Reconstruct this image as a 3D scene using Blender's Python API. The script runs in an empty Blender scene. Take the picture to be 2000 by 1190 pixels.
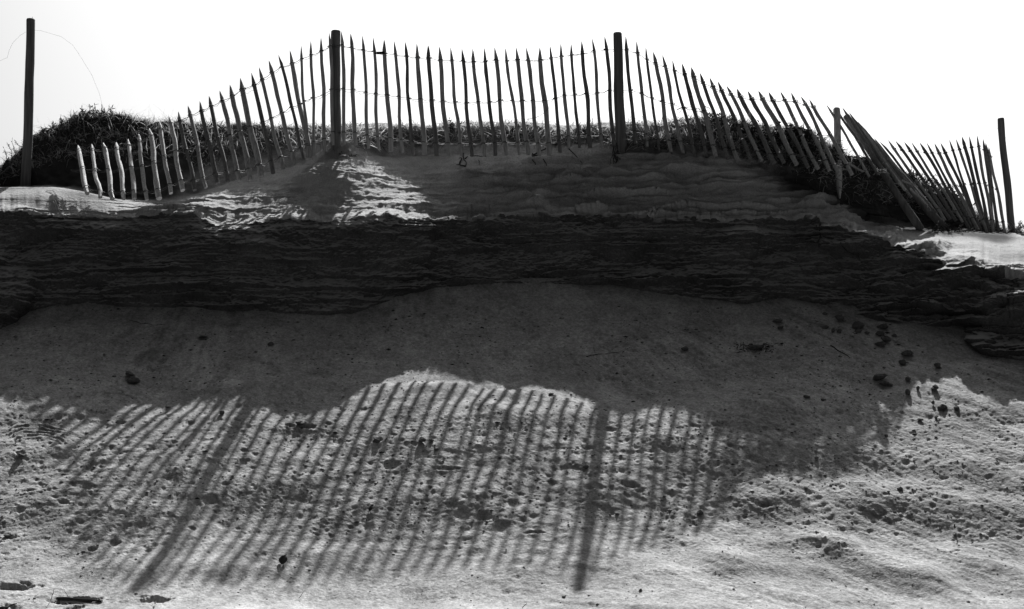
import bpy, math, random
import numpy as np
from mathutils import Vector, Matrix
from mathutils.bvhtree import BVHTree

rnd = random.Random(11)
rng = np.random.default_rng(7)
S = bpy.context.scene
COL = S.collection

# ------------------------------------------------------------------ camera
F = 2900.0                      # focal length in photograph pixels (2000 wide)
EYE = 1.614
TH = math.atan((700 - 595) / F)
cam_d = bpy.data.cameras.new('camera')
cam_d.sensor_width = 36.0
cam_d.lens = F / 2000 * 36.0
cam_d.clip_start = 0.1
cam_d.clip_end = 2000
cam = bpy.data.objects.new('camera', cam_d)
cam.location = (0, 0, EYE)
cam.rotation_euler = (math.pi / 2 + TH, 0, 0)
COL.objects.link(cam)
S.camera = cam

# ------------------------------------------------------------------ sun, sky, exposure
SUNV = Vector((0.665, 5.46, 4.945)).normalized()     # from the ground towards the sun
EL = math.asin(SUNV.z)
AZ = math.atan2(SUNV.x, SUNV.y)
W = bpy.data.worlds.new('World')
S.world = W
W.use_nodes = True
nt = W.node_tree
bg = nt.nodes['Background']
sky = nt.nodes.new('ShaderNodeTexSky')
sky.sky_type = 'NISHITA'
sky.sun_disc = False
sky.sun_elevation = EL
sky.sun_rotation = AZ
sky.air_density = 0.1
sky.dust_density = 5.0
sky.ozone_density = 1.0
sep = nt.nodes.new('ShaderNodeSeparateColor')       # black-and-white film behind a red filter
nt.links.new(sky.outputs[0], sep.inputs[0])
nt.links.new(sep.outputs[0], bg.inputs[0])
bg.inputs[1].default_value = 0.058
sun_d = bpy.data.lights.new('sun', 'SUN')
sun_d.energy = 5.0
sun_d.angle = math.radians(0.5)
sun_d.color = (1.0, 1.0, 1.0)
sun = bpy.data.objects.new('sun', sun_d)
sun.rotation_euler = SUNV.to_track_quat('Z', 'Y').to_euler()
COL.objects.link(sun)
S.view_settings.view_transform = 'Standard'
S.view_settings.look = 'None'
S.view_settings.gamma = 1.0
S.view_settings.use_curve_mapping = False
S.view_settings.exposure = 0.88

# ------------------------------------------------------------------ materials (neutral greys: a black-and-white photograph)
def mat(name, base, var=0.15, nscale=(6, 6, 6), detail=6, bump=0.0, bscale=200.0, bdist=0.004, rough=1.0,
        trans=0.0, bump2=0.0, b2scale=40.0, spec=0.1, contrast=(0.3, 0.7), speck=0.0, sscale=90.0, soil_shade=0.0, tone=False, top_light=0.0):
    m = bpy.data.materials.new(name)
    m.use_nodes = True
    t = m.node_tree
    p = t.nodes['Principled BSDF']
    p.inputs['Roughness'].default_value = rough
    p.inputs['Specular IOR Level'].default_value = spec
    tc = t.nodes.new('ShaderNodeTexCoord')
    mp = t.nodes.new('ShaderNodeMapping')
    mp.inputs['Scale'].default_value = nscale
    t.links.new(tc.outputs['Object'], mp.inputs[0])
    nz = t.nodes.new('ShaderNodeTexNoise')
    nz.inputs['Scale'].default_value = 1.0
    nz.inputs['Detail'].default_value = detail
    t.links.new(mp.outputs[0], nz.inputs[0])
    rp = t.nodes.new('ShaderNodeValToRGB')
    lo, hi = base * (1 - var), base * (1 + var)
    rp.color_ramp.elements[0].position = contrast[0]
    rp.color_ramp.elements[1].position = contrast[1]
    rp.color_ramp.elements[0].color = (lo, lo, lo, 1)
    rp.color_ramp.elements[1].color = (hi, hi, hi, 1)
    t.links.new(nz.outputs[0], rp.inputs[0])
    colour = rp.outputs[0]
    if speck > 0:                                    # mixed light and dark grains, small damp spots
        n3 = t.nodes.new('ShaderNodeTexNoise')
        n3.inputs['Scale'].default_value = sscale
        n3.inputs['Detail'].default_value = 4
        n3.inputs['Roughness'].default_value = 0.7
        t.links.new(tc.outputs['Object'], n3.inputs[0])
        mr = t.nodes.new('ShaderNodeMapRange')
        mr.inputs[1].default_value, mr.inputs[2].default_value = 0.3, 0.7
        mr.inputs[3].default_value, mr.inputs[4].default_value = 1 - speck, 1 + speck
        t.links.new(n3.outputs[0], mr.inputs[0])
        vm = t.nodes.new('ShaderNodeVectorMath')
        vm.operation = 'SCALE'
        t.links.new(colour, vm.inputs[0])
        t.links.new(mr.outputs[0], vm.inputs['Scale'])
        colour = vm.outputs[0]
    if top_light > 0:                                     # skylight on upward-facing ledges painted in as a paler colour
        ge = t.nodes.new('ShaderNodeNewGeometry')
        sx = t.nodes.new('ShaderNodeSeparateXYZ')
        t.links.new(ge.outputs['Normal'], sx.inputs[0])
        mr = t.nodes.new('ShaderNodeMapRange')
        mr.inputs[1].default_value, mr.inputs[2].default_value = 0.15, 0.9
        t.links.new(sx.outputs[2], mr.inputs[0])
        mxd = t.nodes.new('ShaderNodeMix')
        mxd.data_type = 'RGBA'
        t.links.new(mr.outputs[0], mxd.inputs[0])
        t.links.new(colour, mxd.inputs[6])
        mxd.inputs[7].default_value = (top_light, top_light, top_light, 1)
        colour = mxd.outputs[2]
    if soil_shade > 0:                                     # dark earth under grass, plus painted shade of bank and hollow, per vertex
        at = t.nodes.new('ShaderNodeAttribute')
        at.attribute_name = 'humus_shade'
        mxs = t.nodes.new('ShaderNodeMix')
        mxs.data_type = 'RGBA'
        t.links.new(at.outputs['Fac'], mxs.inputs[0])
        t.links.new(colour, mxs.inputs[6])
        mxs.inputs[7].default_value = (soil_shade, soil_shade, soil_shade, 1)
        colour = mxs.outputs[2]
    if tone:                                         # damp and dry runs in the sand, stored per vertex
        at = t.nodes.new('ShaderNodeAttribute')
        at.attribute_name = 'tone'
        v2 = t.nodes.new('ShaderNodeVectorMath')
        v2.operation = 'SCALE'
        t.links.new(colour, v2.inputs[0])
        t.links.new(at.outputs['Fac'], v2.inputs['Scale'])
        colour = v2.outputs[0]
    t.links.new(colour, p.inputs['Base Color'])
    last = None
    for st, sc, di in ((bump2, b2scale, bdist * 3), (bump, bscale, bdist)):
        if st > 0:
            n2 = t.nodes.new('ShaderNodeTexNoise')
            n2.inputs['Scale'].default_value = sc
            n2.inputs['Detail'].default_value = 3
            t.links.new(tc.outputs['Object'], n2.inputs[0])
            b = t.nodes.new('ShaderNodeBump')
            b.inputs['Strength'].default_value = st
            b.inputs['Distance'].default_value = di
            t.links.new(n2.outputs[0], b.inputs['Height'])
            if last:
                t.links.new(last.outputs[0], b.inputs['Normal'])
            last = b
    if last:
        t.links.new(last.outputs[0], p.inputs['Normal'])
    if trans > 0:
        tr = t.nodes.new('ShaderNodeBsdfTranslucent')
        t.links.new(colour, tr.inputs[0])
        mx = t.nodes.new('ShaderNodeMixShader')
        mx.inputs[0].default_value = trans
        t.links.new(p.outputs[0], mx.inputs[1])
        t.links.new(tr.outputs[0], mx.inputs[2])
        t.links.new(mx.outputs[0], t.nodes['Material Output'].inputs[0])
    return m

M_SAND = mat('dry_sand', 0.28, 0.16, (3, 3, 3), 8, bump=0.5, bscale=95, bdist=0.008, bump2=0.3, b2scale=34, speck=0.36, sscale=62, tone=True)
M_BEACH = mat('dark_beach_sand', 0.09, 0.2, (0.5, 0.5, 0.5), 6, bump=0.2, bscale=60, bdist=0.01, rough=0.7)  # unseen foreground, made dark to lessen bounce onto the cliff
M_CLIFF = mat('damp_packed_sand', 0.08, 0.4, (2.2, 2.2, 5), 8, bump=0.7, bscale=85, bdist=0.010, bump2=0.5, b2scale=30, speck=0.5, sscale=60, top_light=0.34)
M_LEDGE = mat('crusted_sand', 0.33, 0.22, (2.5, 2.5, 7), 8, bump=0.5, bscale=110, bdist=0.006, bump2=0.4, b2scale=34, speck=0.3, sscale=75, soil_shade=0.035)
M_BANK = mat('bank_sand', 0.24, 0.4, (3, 3, 5), 8, bump=0.5, bscale=110, bdist=0.006, bump2=0.4, b2scale=30, speck=0.3, sscale=70, soil_shade=0.03)
M_TOP = mat('dune_top_sand', 0.2, 0.15, (3, 3, 3), 6, bump=0.3, bscale=100, speck=0.3)
M_CRUMB = mat('sand_crumb', 0.17, 0.35, (30, 30, 30), 4)
M_CLOD = mat('damp_clod', 0.095, 0.35, (30, 30, 30), 6, bump=0.5, bscale=160, bdist=0.004)
M_WOOD = mat('weathered_chestnut', 0.32, 0.5, (70, 70, 5), 8, bump=0.5, bscale=90, bdist=0.003, rough=0.85, spec=0.2, contrast=(0.25, 0.75))
M_WOOD2 = mat('darker_chestnut', 0.15, 0.55, (80, 80, 6), 8, bump=0.5, bscale=90, bdist=0.003, rough=0.85, spec=0.2, contrast=(0.25, 0.75))
M_PALE = mat('bleached_chestnut', 0.5, 0.4, (70, 70, 6), 8, bump=0.5, bscale=90, bdist=0.003, rough=0.85, spec=0.2, contrast=(0.25, 0.75))
M_POST = mat('grey_post_wood', 0.13, 0.5, (40, 40, 2.5), 8, bump=0.6, bscale=60, bdist=0.004, rough=0.85, spec=0.2, contrast=(0.25, 0.75))
M_POSTP = mat('pale_post_wood', 0.4, 0.4, (40, 40, 3), 8, bump=0.6, bscale=60, bdist=0.004, rough=0.85, contrast=(0.25, 0.75))
M_WIRE = mat('rusty_wire', 0.05, 0.3, (50, 50, 50), 2, rough=0.6, spec=0.4)
M_TAG = mat('dark_tag', 0.02, 0.2, (50, 50, 50), 2, rough=0.6)
M_DRY = mat('dry_grass', 0.45, 0.5, (14, 14, 14), 4, rough=0.8, trans=0.45, contrast=(0.3, 0.7))
M_GREEN = mat('green_leaf', 0.12, 0.5, (14, 14, 14), 4, rough=0.55, trans=0.25, spec=0.35)
M_DARK = mat('dark_thatch', 0.045, 0.5, (20, 20, 20), 4, rough=0.9)
M_ROOT = mat('dark_root', 0.035, 0.4, (40, 40, 40), 4, rough=0.9)
M_PALEROOT = mat('pale_root', 0.38, 0.3, (40, 40, 40), 4, rough=0.9)

# ------------------------------------------------------------------ helpers
def ray_r(py):
    v = (595 - py) / F
    return (math.sin(TH) + v * math.cos(TH)) / (math.cos(TH) - v * math.sin(TH))

def P(px, py, d):
    """world point seen at photograph pixel (px, py) at distance d (world Y)"""
    u = (np.asarray(px, float) - 1000) / F
    v = (595 - np.asarray(py, float)) / F
    den = math.cos(TH) - v * math.sin(TH)
    d = np.asarray(d, float)
    x = u / den * d
    z = EYE + (math.sin(TH) + v * math.cos(TH)) / den * d
    return np.stack(np.broadcast_arrays(x, d, z), -1)

def V3(px, py, d):
    return Vector([float(c) for c in P(px, py, d)])

def cv(pts, sm=0):
    xs = np.array([p[0] for p in pts], float)
    ys = np.array([p[1] for p in pts], float)
    def f(x):
        x = np.asarray(x, float)
        if not sm:
            return np.interp(x, xs, ys)
        return sum(np.interp(x + o, xs, ys) * w for o, w in ((-sm, .1), (-sm / 2, .2), (0, .4), (sm / 2, .2), (sm, .1)))
    return f

_perm = np.random.default_rng(3).permutation(4096)
_gx = np.cos(np.random.default_rng(4).uniform(0, 2 * np.pi, 4096))
_gy = np.sin(np.random.default_rng(4).uniform(0, 2 * np.pi, 4096))
def perlin(x, y, seed=0):
    x, y = np.broadcast_arrays(np.asarray(x, float), np.asarray(y, float))
    xi = np.floor(x).astype(np.int64)
    yi = np.floor(y).astype(np.int64)
    fx, fy = x - xi, y - yi
    u = fx * fx * fx * (fx * (fx * 6 - 15) + 10)
    v = fy * fy * fy * (fy * (fy * 6 - 15) + 10)
    def g(ix, iy, dx, dy):
        h = _perm[(_perm[(ix + seed * 131) & 4095] + iy) & 4095]
        return _gx[h] * dx + _gy[h] * dy
    a = g(xi, yi, fx, fy)
    b = g(xi + 1, yi, fx - 1, fy)
    c = g(xi, yi + 1, fx, fy - 1)
    d = g(xi + 1, yi + 1, fx - 1, fy - 1)
    return ((a + (b - a) * u) + ((c + (d - c) * u) - (a + (b - a) * u)) * v) * 1.5
def fbm(x, y, seed=0, o=4, g=0.5):
    s, a = 0, 1.0
    for i in range(o):
        s = s + a * perlin(x * 2 ** i, y * 2 ** i, seed + i * 7)
        a *= g
    return s
def sstep(a, b, x):
    t = np.clip((x - a) / (b - a), 0, 1)
    return t * t * (3 - 2 * t)

def mesh_obj(name, verts, faces, m, parent=None, smooth=True, loc=None):
    me = bpy.data.meshes.new(name)
    if loc is not None:
        verts = [(v[0] - loc[0], v[1] - loc[1], v[2] - loc[2]) for v in verts]
    me.from_pydata([tuple(v) for v in verts], [], faces)
    if smooth:
        me.polygons.foreach_set('use_smooth', [True] * len(me.polygons))
    me.materials.append(m)
    o = bpy.data.objects.new(name, me)
    COL.objects.link(o)
    if parent is not None:
        o.parent = parent
        if loc is not None:
            o.location = Vector(loc) - parent.location
        else:
            o.location = -parent.location
    elif loc is not None:
        o.location = loc
    return o

def np_mesh(name, verts, quads, m, smooth=True):
    """fast mesh from arrays; quads is (n,4) or (n,3)"""
    me = bpy.data.meshes.new(name)
    k = quads.shape[1]
    me.vertices.add(len(verts))
    me.vertices.foreach_set('co', verts.astype(np.float32).ravel())
    me.loops.add(quads.size)
    me.loops.foreach_set('vertex_index', quads.astype(np.int32).ravel())
    me.polygons.add(len(quads))
    me.polygons.foreach_set('loop_start', np.arange(0, quads.size, k, dtype=np.int32))
    me.polygons.foreach_set('loop_total', np.full(len(quads), k, np.int32))
    me.polygons.foreach_set('use_smooth', np.full(len(quads), smooth))
    me.update(calc_edges=True)
    me.validate()
    me.materials.append(m)
    o = bpy.data.objects.new(name, me)
    COL.objects.link(o)
    return o

def grid_quads(R, C):
    i = np.arange((R - 1) * C).reshape(R - 1, C)[:, :-1]
    return np.stack([i, i + 1, i + C + 1, i + C], -1).reshape(-1, 4)

def tag(o, label, cat, group=None):
    o['label'] = label
    o['category'] = cat
    if group:
        o['group'] = group
    return o

def empty(name, loc):
    o = bpy.data.objects.new(name, None)
    o.empty_display_size = 0.1
    o.location = loc
    COL.objects.link(o)
    return o

def tube(pts, radii, n=6, cap=True, jit=0.0, phase=0.0, flat=1.0, r=None):
    """verts, faces of a tube along pts"""
    r = r or rnd
    vs, fs = [], []
    pts = [Vector(p) for p in pts]
    N = len(pts)
    ref = Vector((0, -1, 0))
    jits = [1 + r.uniform(-jit, jit) for _ in range(n)]
    for i, p in enumerate(pts):
        t = (pts[min(i + 1, N - 1)] - pts[max(i - 1, 0)])
        if t.length < 1e-9:
            t = Vector((0, 0, 1))
        t.normalize()
        a = ref - t * ref.dot(t)
        if a.length < 1e-3:
            a = Vector((1, 0, 0)) - t * t.x
        a.normalize()
        b = t.cross(a)
        for k in range(n):
            an = phase + 2 * math.pi * k / n
            rr = radii[i] * jits[k] * (1 + r.uniform(-jit, jit) * 0.4)
            vs.append(p + (a * math.cos(an) * flat + b * math.sin(an)) * rr)
    for i in range(N - 1):
        for k in range(n):
            k2 = (k + 1) % n
            fs.append((i * n + k, i * n + k2, (i + 1) * n + k2, (i + 1) * n + k))
    if cap:
        fs.append(tuple(range(n - 1, -1, -1)))
        fs.append(tuple((N - 1) * n + k for k in range(n)))
    return vs, fs

class MB:
    def __init__(self):
        self.v, self.f = [], []
    def add(self, vf):
        o = len(self.v)
        self.v += [tuple(x) for x in vf[0]]
        self.f += [tuple(i + o for i in q) for q in vf[1]]
        return self

# ------------------------------------------------------------------ terrain: the eroded dune front
# outlines of the dune in photograph pixels, each at its own distance
talus_d = cv([(540, 14.6), (600, 14.1), (640, 13.75), (700, 13.22), (740, 12.85), (800, 12.2), (955, 11.2), (1050, 10.65),
              (1110, 10.25), (1160, 9.9), (1190, 9.6), (1245, 8.9)], 30)
C2y = cv([(-300, 640), (-20, 650), (25, 632), (60, 605), (110, 592), (180, 588), (260, 597), (330, 597), (420, 600), (540, 607), (640, 612), (700, 605),
          (780, 578), (850, 557), (950, 556), (1080, 558), (1160, 555), (1290, 570), (1380, 582), (1450, 590), (1530, 577),
          (1610, 592), (1700, 618), (1800, 640), (1870, 642), (1920, 690), (2000, 705), (2300, 720)], 16)
C3y = cv([(-300, 415), (0, 412), (60, 420), (130, 423), (250, 424), (330, 416), (390, 424), (430, 440), (500, 434), (560, 426), (640, 426),
          (760, 426), (815, 430), (860, 432), (1000, 428), (1100, 420), (1200, 425), (1300, 432), (1420, 430), (1530, 424),
          (1600, 436), (1700, 456), (1780, 484), (1850, 512), (1900, 522), (1950, 532), (2000, 545), (2300, 570)], 10)
C4y = cv([(-300, 362), (0, 362), (100, 363), (160, 372), (230, 388), (300, 390), (400, 372), (460, 352), (550, 330), (640, 312),
          (740, 302), (870, 302), (1000, 300), (1100, 300), (1200, 312), (1300, 308), (1400, 312), (1500, 336), (1580, 370),
          (1640, 400), (1700, 427), (1780, 444), (1850, 449), (1950, 455), (2000, 460), (2300, 470)], 16)
C5y = cv([(-300, 380), (-100, 365), (0, 330), (20, 312), (60, 275), (100, 250), (150, 226), (200, 222), (250, 230), (300, 236), (350, 236),
          (400, 243), (500, 245), (600, 243), (700, 242), (800, 245), (880, 243), (950, 239), (1020, 238), (1100, 242),
          (1200, 243), (1300, 238), (1380, 230), (1440, 238), (1500, 243), (1560, 252), (1620, 275), (1660, 300),
          (1750, 332), (1850, 374), (1920, 425), (1960, 452), (2000, 457), (2300, 470)], 16)
# where the shadow of the dune ends on the slope below
SHy = cv([(-600, 790), (0, 790), (60, 790), (130, 815), (200, 800), (330, 765), (400, 775), (480, 790), (560, 800), (640, 785), (700, 765),
          (760, 730), (820, 715), (880, 730), (980, 740), (1080, 735), (1150, 742), (1190, 775), (1230, 805), (1260, 790), (1300, 772),
          (1350, 790), (1430, 830), (1470, 860), (1550, 870), (1650, 880), (1680, 868), (1720, 825), (1750, 785), (1790, 760), (1840, 755),
          (1860, 742), (1900, 765), (1950, 775), (2000, 780), (2600, 790)], 24)
_sx = np.linspace(-900, 2700, 700)
_S = P(_sx, SHy(_sx), talus_d(SHy(_sx)))
_m = SUNV.z / SUNV.y
_n = SUNV.x / SUNV.y
def graze(px, py):
    """distance at which the line of sight through a pixel meets the edge of the dune's shadow"""
    px, py = np.broadcast_arrays(np.asarray(px, float), np.asarray(py, float))
    out = np.empty(px.shape)
    for i in np.ndindex(px.shape):
        r = ray_r(py[i])
        t = (r * _S[:, 1] - (_S[:, 2] - EYE)) / (_m - r)
        Y = _S[:, 1] + t
        X = _S[:, 0] + t * _n
        den = math.cos(TH) - (595 - py[i]) / F * math.sin(TH)
        q = 1000 + F * X / Y * den
        o = np.argsort(q)
        out[i] = np.interp(px[i], q[o], Y[o])
    return out

dense = np.arange(-70, 2070.1, 1.9)
cols = np.concatenate([-70 - np.geomspace(1400, 6, 46), dense, 2070 + np.geomspace(6, 1400, 46)])
NC = len(cols)
kx = np.linspace(-1500, 3500, 501)
# setbacks behind the shadow edge
lip_off = cv([(0, 0.0), (840, 0.0), (900, 0.1), (1600, 0.1), (1680, 0.05), (1760, 0), (2000, 0)], 20)
crest_off = cv([(-300, .6), (310, .5), (400, 0.75), (490, 0.75), (560, 0.45), (690, 0.34), (750, .85), (800, .8), (915, 0.0), (1420, 0.0), (1500, .03), (1570, .05), (1630, .2), (1692, 0.22), (1735, 1.6), (2000, 2.4)], 16)
d2 = talus_d(C2y(kx))
d3 = np.maximum(graze(kx, C3y(kx)) + lip_off(kx), d2 + 0.12)
d4g = graze(kx, C4y(kx))
d4 = np.maximum(d4g + cv([(-300, .85), (260, .8), (380, .7), (480, .8), (570, .6), (620, .12), (690, .14), (735, 1.0), (830, .95), (890, .14), (1430, .15), (1540, .65), (1640, 1.0), (1700, 1.3), (1760, 2.0), (1850, 2.1), (2300, 2.1)], 20)(kx), d3 + 0.25)
crest_off0 = crest_off
crest_off = lambda q: crest_off0(q + 26 * perlin(np.asarray(q, float) / 22, 0.37, 55)) + .05 * perlin(np.asarray(q, float) / 14, 0.7, 56)
_mid = sstep(620, 700, kx) * (1 - sstep(1270, 1330, kx))
d5 = np.maximum(graze(kx, C5y(kx) + 6 * _mid) + crest_off(kx), d4 + cv([(1440, .1), (1540, -.5), (1660, -.85), (1720, -.6), (1760, .1)])(kx))
sm = lambda a, k=9: np.convolve(np.pad(a, k // 2, mode='edge'), np.ones(k) / k, 'valid')
d3, d4, d5 = sm(d3, 5), sm(d4, 7), sm(d5, 5)
I = lambda a: np.interp(cols, kx, a)
jit3 = fbm(cols / 60, cols * 0, 21, 5, .6) * 6
A2 = P(cols, C2y(cols), I(d2))
A3 = P(cols, C3y(cols) + jit3, I(d3))
A4 = P(cols, C4y(cols), I(d4))
midw = sstep(620, 700, cols) * (1 - sstep(1270, 1330, cols))
A5 = P(cols, C5y(cols) + 6 * midw, I(d5))
A1 = A2 + (A2 - A3) * np.array([1, 1, 1]) * 0.18
A23 = A2 * 0.5 + A3 * 0.5 + np.array([0, 0.03, 0])
A34 = A3 * 0.5 + A4 * 0.5 + np.stack([0 * cols, 0 * cols, cv([(0, .05), (300, .03), (400, -.01), (1600, -.02), (1700, 0.05), (2000, .07)])(cols)], -1)
rimw = np.clip(cv([(-300, .6), (240, .55), (330, .08), (1690, .08), (1790, 1.15), (2300, 1.2)])(cols), .05, 2)
RIM = P(cols, C4y(cols) + cv([(0, 4), (260, 3), (340, 8), (1690, 8), (1790, 4), (2000, 4)])(cols), I(d4) - rimw)
soft1 = np.clip((1 - sstep(260, 380, cols)) + sstep(1690, 1780, cols), 0, 1)
SHO = A3 + (RIM - A3) * np.stack([0 * cols + .22, 0 * cols + .22, .13 + .10 * soft1], -1)
A6 = (A5 + np.stack([0 * cols, 0 * cols + 0.6, 0 * cols + 0.04], -1)) * (1 - midw[:, None]) + P(cols, C5y(cols), I(d5) + .75) * midw[:, None]
A7 = A6 + np.stack([0 * cols, 0 * cols + 4.0, 0 * cols - 0.1], -1)
A8 = A6 + np.stack([cols * 0, 0 * cols + 60.0, 0 * cols - 3.0], -1)
segs = [(A1, A2, 14), (A2, A23, 80), (A23, A3, 90), (A3, SHO, 30), (SHO, RIM, 100), (RIM, A4, 20), (A4, A5, 75), (A5, A6, 26), (A6, A7, 18), (A7, A8, 8)]
SID = [0, 1, 2, 3, 3.4, 4.8, 5, 6, 7, 8, 9]
rows, seg_id = [], []
for k, (a, b, n) in enumerate(segs):
    for i in range(n):
        rows.append(a + (b - a) * (i / n))
        seg_id.append(SID[k] + i / n * (SID[k + 1] - SID[k]))
rows.append(A8); seg_id.append(9.0)
G = np.array(rows)
sid = np.array(seg_id)[:, None] * np.ones((1, NC))
for _ in range(3):                                   # round the folds a little
    G[1:-1] = G[1:-1] * 0.5 + (G[2:] + G[:-2]) * 0.25
def normals(g):
    du = np.gradient(g, axis=1)
    dv = np.gradient(g, axis=0)
    n = np.cross(du, dv)
    n /= np.linalg.norm(n, axis=-1, keepdims=True) + 1e-12
    return n
Nn = normals(G)
if Nn[100, NC // 2, 1] > 0:
    Nn = -Nn
Nn = Nn.copy()
X, Y, Z = G[..., 0], G[..., 1], G[..., 2]
PX = cols[None, :] * np.ones_like(X)
def strata(x, z, h, seed, warp=0.5, wx=0.8):
    t = z / h + warp * fbm(x * wx * .5, z * 1.5, seed, 3) + 0.16 * perlin(x * 2.4, z * 4, seed + 1) + 0.085 * fbm(x * 9, z * 12, seed + 2, 3, .6)
    k = np.floor(t)
    f = t - k
    mk = sstep(-0.25, 0.45, perlin(x * 0.55 + seed, k * 3.37, seed + 5)) * (.35 + .65 * sstep(-.3, .3, perlin(x * 2.6 + seed, k * 5.1, seed + 6)))
    f = 1 - f                                        # each layer slopes out downwards and is undercut below
    f2 = np.where(f < 0.9, (f / 0.9) ** 1.5, (1 - f) / 0.1)
    return f2 * mk
cliff_w = sstep(0.5, 1.2, sid) * (1 - sstep(2.9, 3.15, sid))
ledge_w = sstep(2.8, 3.1, sid) * (1 - sstep(4.6, 5.1, sid))
bank_w = sstep(4.8, 5.1, sid) * (1 - sstep(6.0, 6.8, sid))
top_w = sstep(6.0, 7.0, sid) * (1 - sstep(7.5, 8, sid))
big = fbm(X * 0.9, Z * 1.5, 31, 3) * 0.07
low_ = .55 + .45 * sstep(2.0, 1.3, sid)
pat = sstep(-.45, .35, fbm(X * .9, Z * 2.6, 43, 3) + .35 * (1.9 - sid))          # smooth slumped areas, mostly high up
st = strata(X, Z, 0.14, 41, .5, .7) * 0.10 * low_ + strata(X, Z, 0.06, 47, .6, .9) * 0.050 * low_ * (.15 + .85 * pat) + strata(X, Z, 0.032, 49, .7, 1.2) * 0.018 * pat
rough = fbm(X * 8, Z * 11, 61, 5, .68) * 0.017 + .02 * np.clip(fbm(X * 5, Z * 7, 67, 4, .6) - .35, 0, 1)
right = sstep(1420, 1620, PX)
blk = fbm(X * 1.6, Z * 4.5, 33, 4)
wob = 14 * perlin(Z * 5, Z * 0, 35) + 8 * perlin(Z * 17, Z * 0, 36)
butt = .12 * (1 - sstep(40, 84, PX + 1.6 * wob)) * sstep(.7, 1.4, sid) * (1 - sstep(1.7, 2.5, sid + .15 * blk + PX / 160))      # buttress at the left edge
butt = butt + .07 * (1 - sstep(828, 850, PX + wob)) * sstep(60, 120, PX) * (1 - sstep(2.7, 3.0, sid))            # face stands out left of a vertical joint
butt = butt + .06 * sstep(1190, 1260, PX) * (1 - sstep(1462, 1482, PX + wob)) * (1 - sstep(2.6, 3.0, sid))
butt = butt - .08 * np.exp(-((PX - 1545) / 55) ** 2) * sstep(1.6, 2.2, sid) * (1 - sstep(2.8, 3.1, sid))         # smooth scoop under the lip
butt = butt + .07 * sstep(1690, 1760, PX + wob * 2) * sstep(1.7, 2.1, sid) * (1 - sstep(2.6, 2.9, sid)) * sstep(-.25, .25, perlin(X * 3.2, Z * 5, 37))
butt = butt + .09 * sstep(1850, 1920, PX + 2 * wob) * (1 - sstep(1.1, 1.7, sid + .2 * blk)) * sstep(.6, .9, sid)
D = cliff_w * (butt + big + st * (1.15 + 0.7 * right) + rough - 0.02 + 0.04 * blk * (0.4 + right) + 0.022 * sstep(.1, .18, blk) * (.4 + right) - 0.02 * sstep(.35, .45, -blk))
# lowest, thicker layer jutting over the slope in the middle and at the left
for (x0, x1, yy, am) in ((840, 1420, 548, .07), (250, 420, 578, .05), (1490, 1560, 560, .05), (900, 1300, 478, .035)):
    py = 595 - F * np.tan(np.arctan2(Z - EYE, Y) - TH)
    yc = yy + 4 * perlin(X * 2.2, X * 0, 71)
    q = (py - yc)
    D += cliff_w * sstep(x0 - 30, x0 + 40, PX) * (1 - sstep(x1 - 40, x1 + 40, PX)) * am * sstep(-3, 2, q) * np.clip(1 - q / 14, 0, 1)
crust = sstep(360, 460, PX) * (1 - sstep(800, 860, PX)) + sstep(1500, 1600, PX) * (1 - sstep(1800, 1850, PX)) * (1 - sstep(3.6, 4.0, sid))
crust = np.clip(crust, 0, 1)
soft = np.clip((1 - sstep(180, 330, PX)) + sstep(1720, 1800, PX), 0, 1) * sstep(3.15, 3.6, sid)
crust2 = np.clip(crust + .3 * (1 - sstep(330, 420, PX)) * (1 - sstep(3.3, 4.0, sid)), 0, 1)
lst = strata(X, Z, 0.07, 87, 0.6, 1.8) * 0.035 * crust2 + strata(X, Z, 0.085, 81, 0.5, 0.9) * 0.045 + strata(X, Z, 0.035, 83, 0.6, 1.6) * 0.022
D += ledge_w * (1 - soft * 0.93) * (fbm(X * 2, Z * 3, 91, 3) * 0.03 + (1.6 - 1.25 * crust + 1.1 * sstep(860, 980, PX)) * lst + .03 * sstep(860, 980, PX) * fbm(X * 3, Z * 9, 98, 4, .6) + fbm(X * 9, Z * 16, 93, 4) * (0.010 + 0.002 * crust) + crust * (fbm(X * 21, Z * 27, 97, 3, .6) * 0.0045))
D += ledge_w * soft * (fbm(X * 1.2, Y * 2, 95, 2) * 0.02 + fbm(X * 18, Y * 18, 96, 2) * 0.0008)
D += bank_w * (1.5 * lst * sstep(1100, 1250, PX) + fbm(X * 2.5, Z * 4, 101, 4) * 0.05 + fbm(X * 14, Z * 18, 103, 3) * 0.012)
D += top_w * (fbm(X * 1.5, Y * 1.5, 105, 4) * 0.05)
G = G + Nn * D[..., None]
G[..., 0] += (cliff_w + ledge_w * (1 - soft)) * fbm(X * 7, Z * 14, 111, 3) * 0.008

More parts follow.
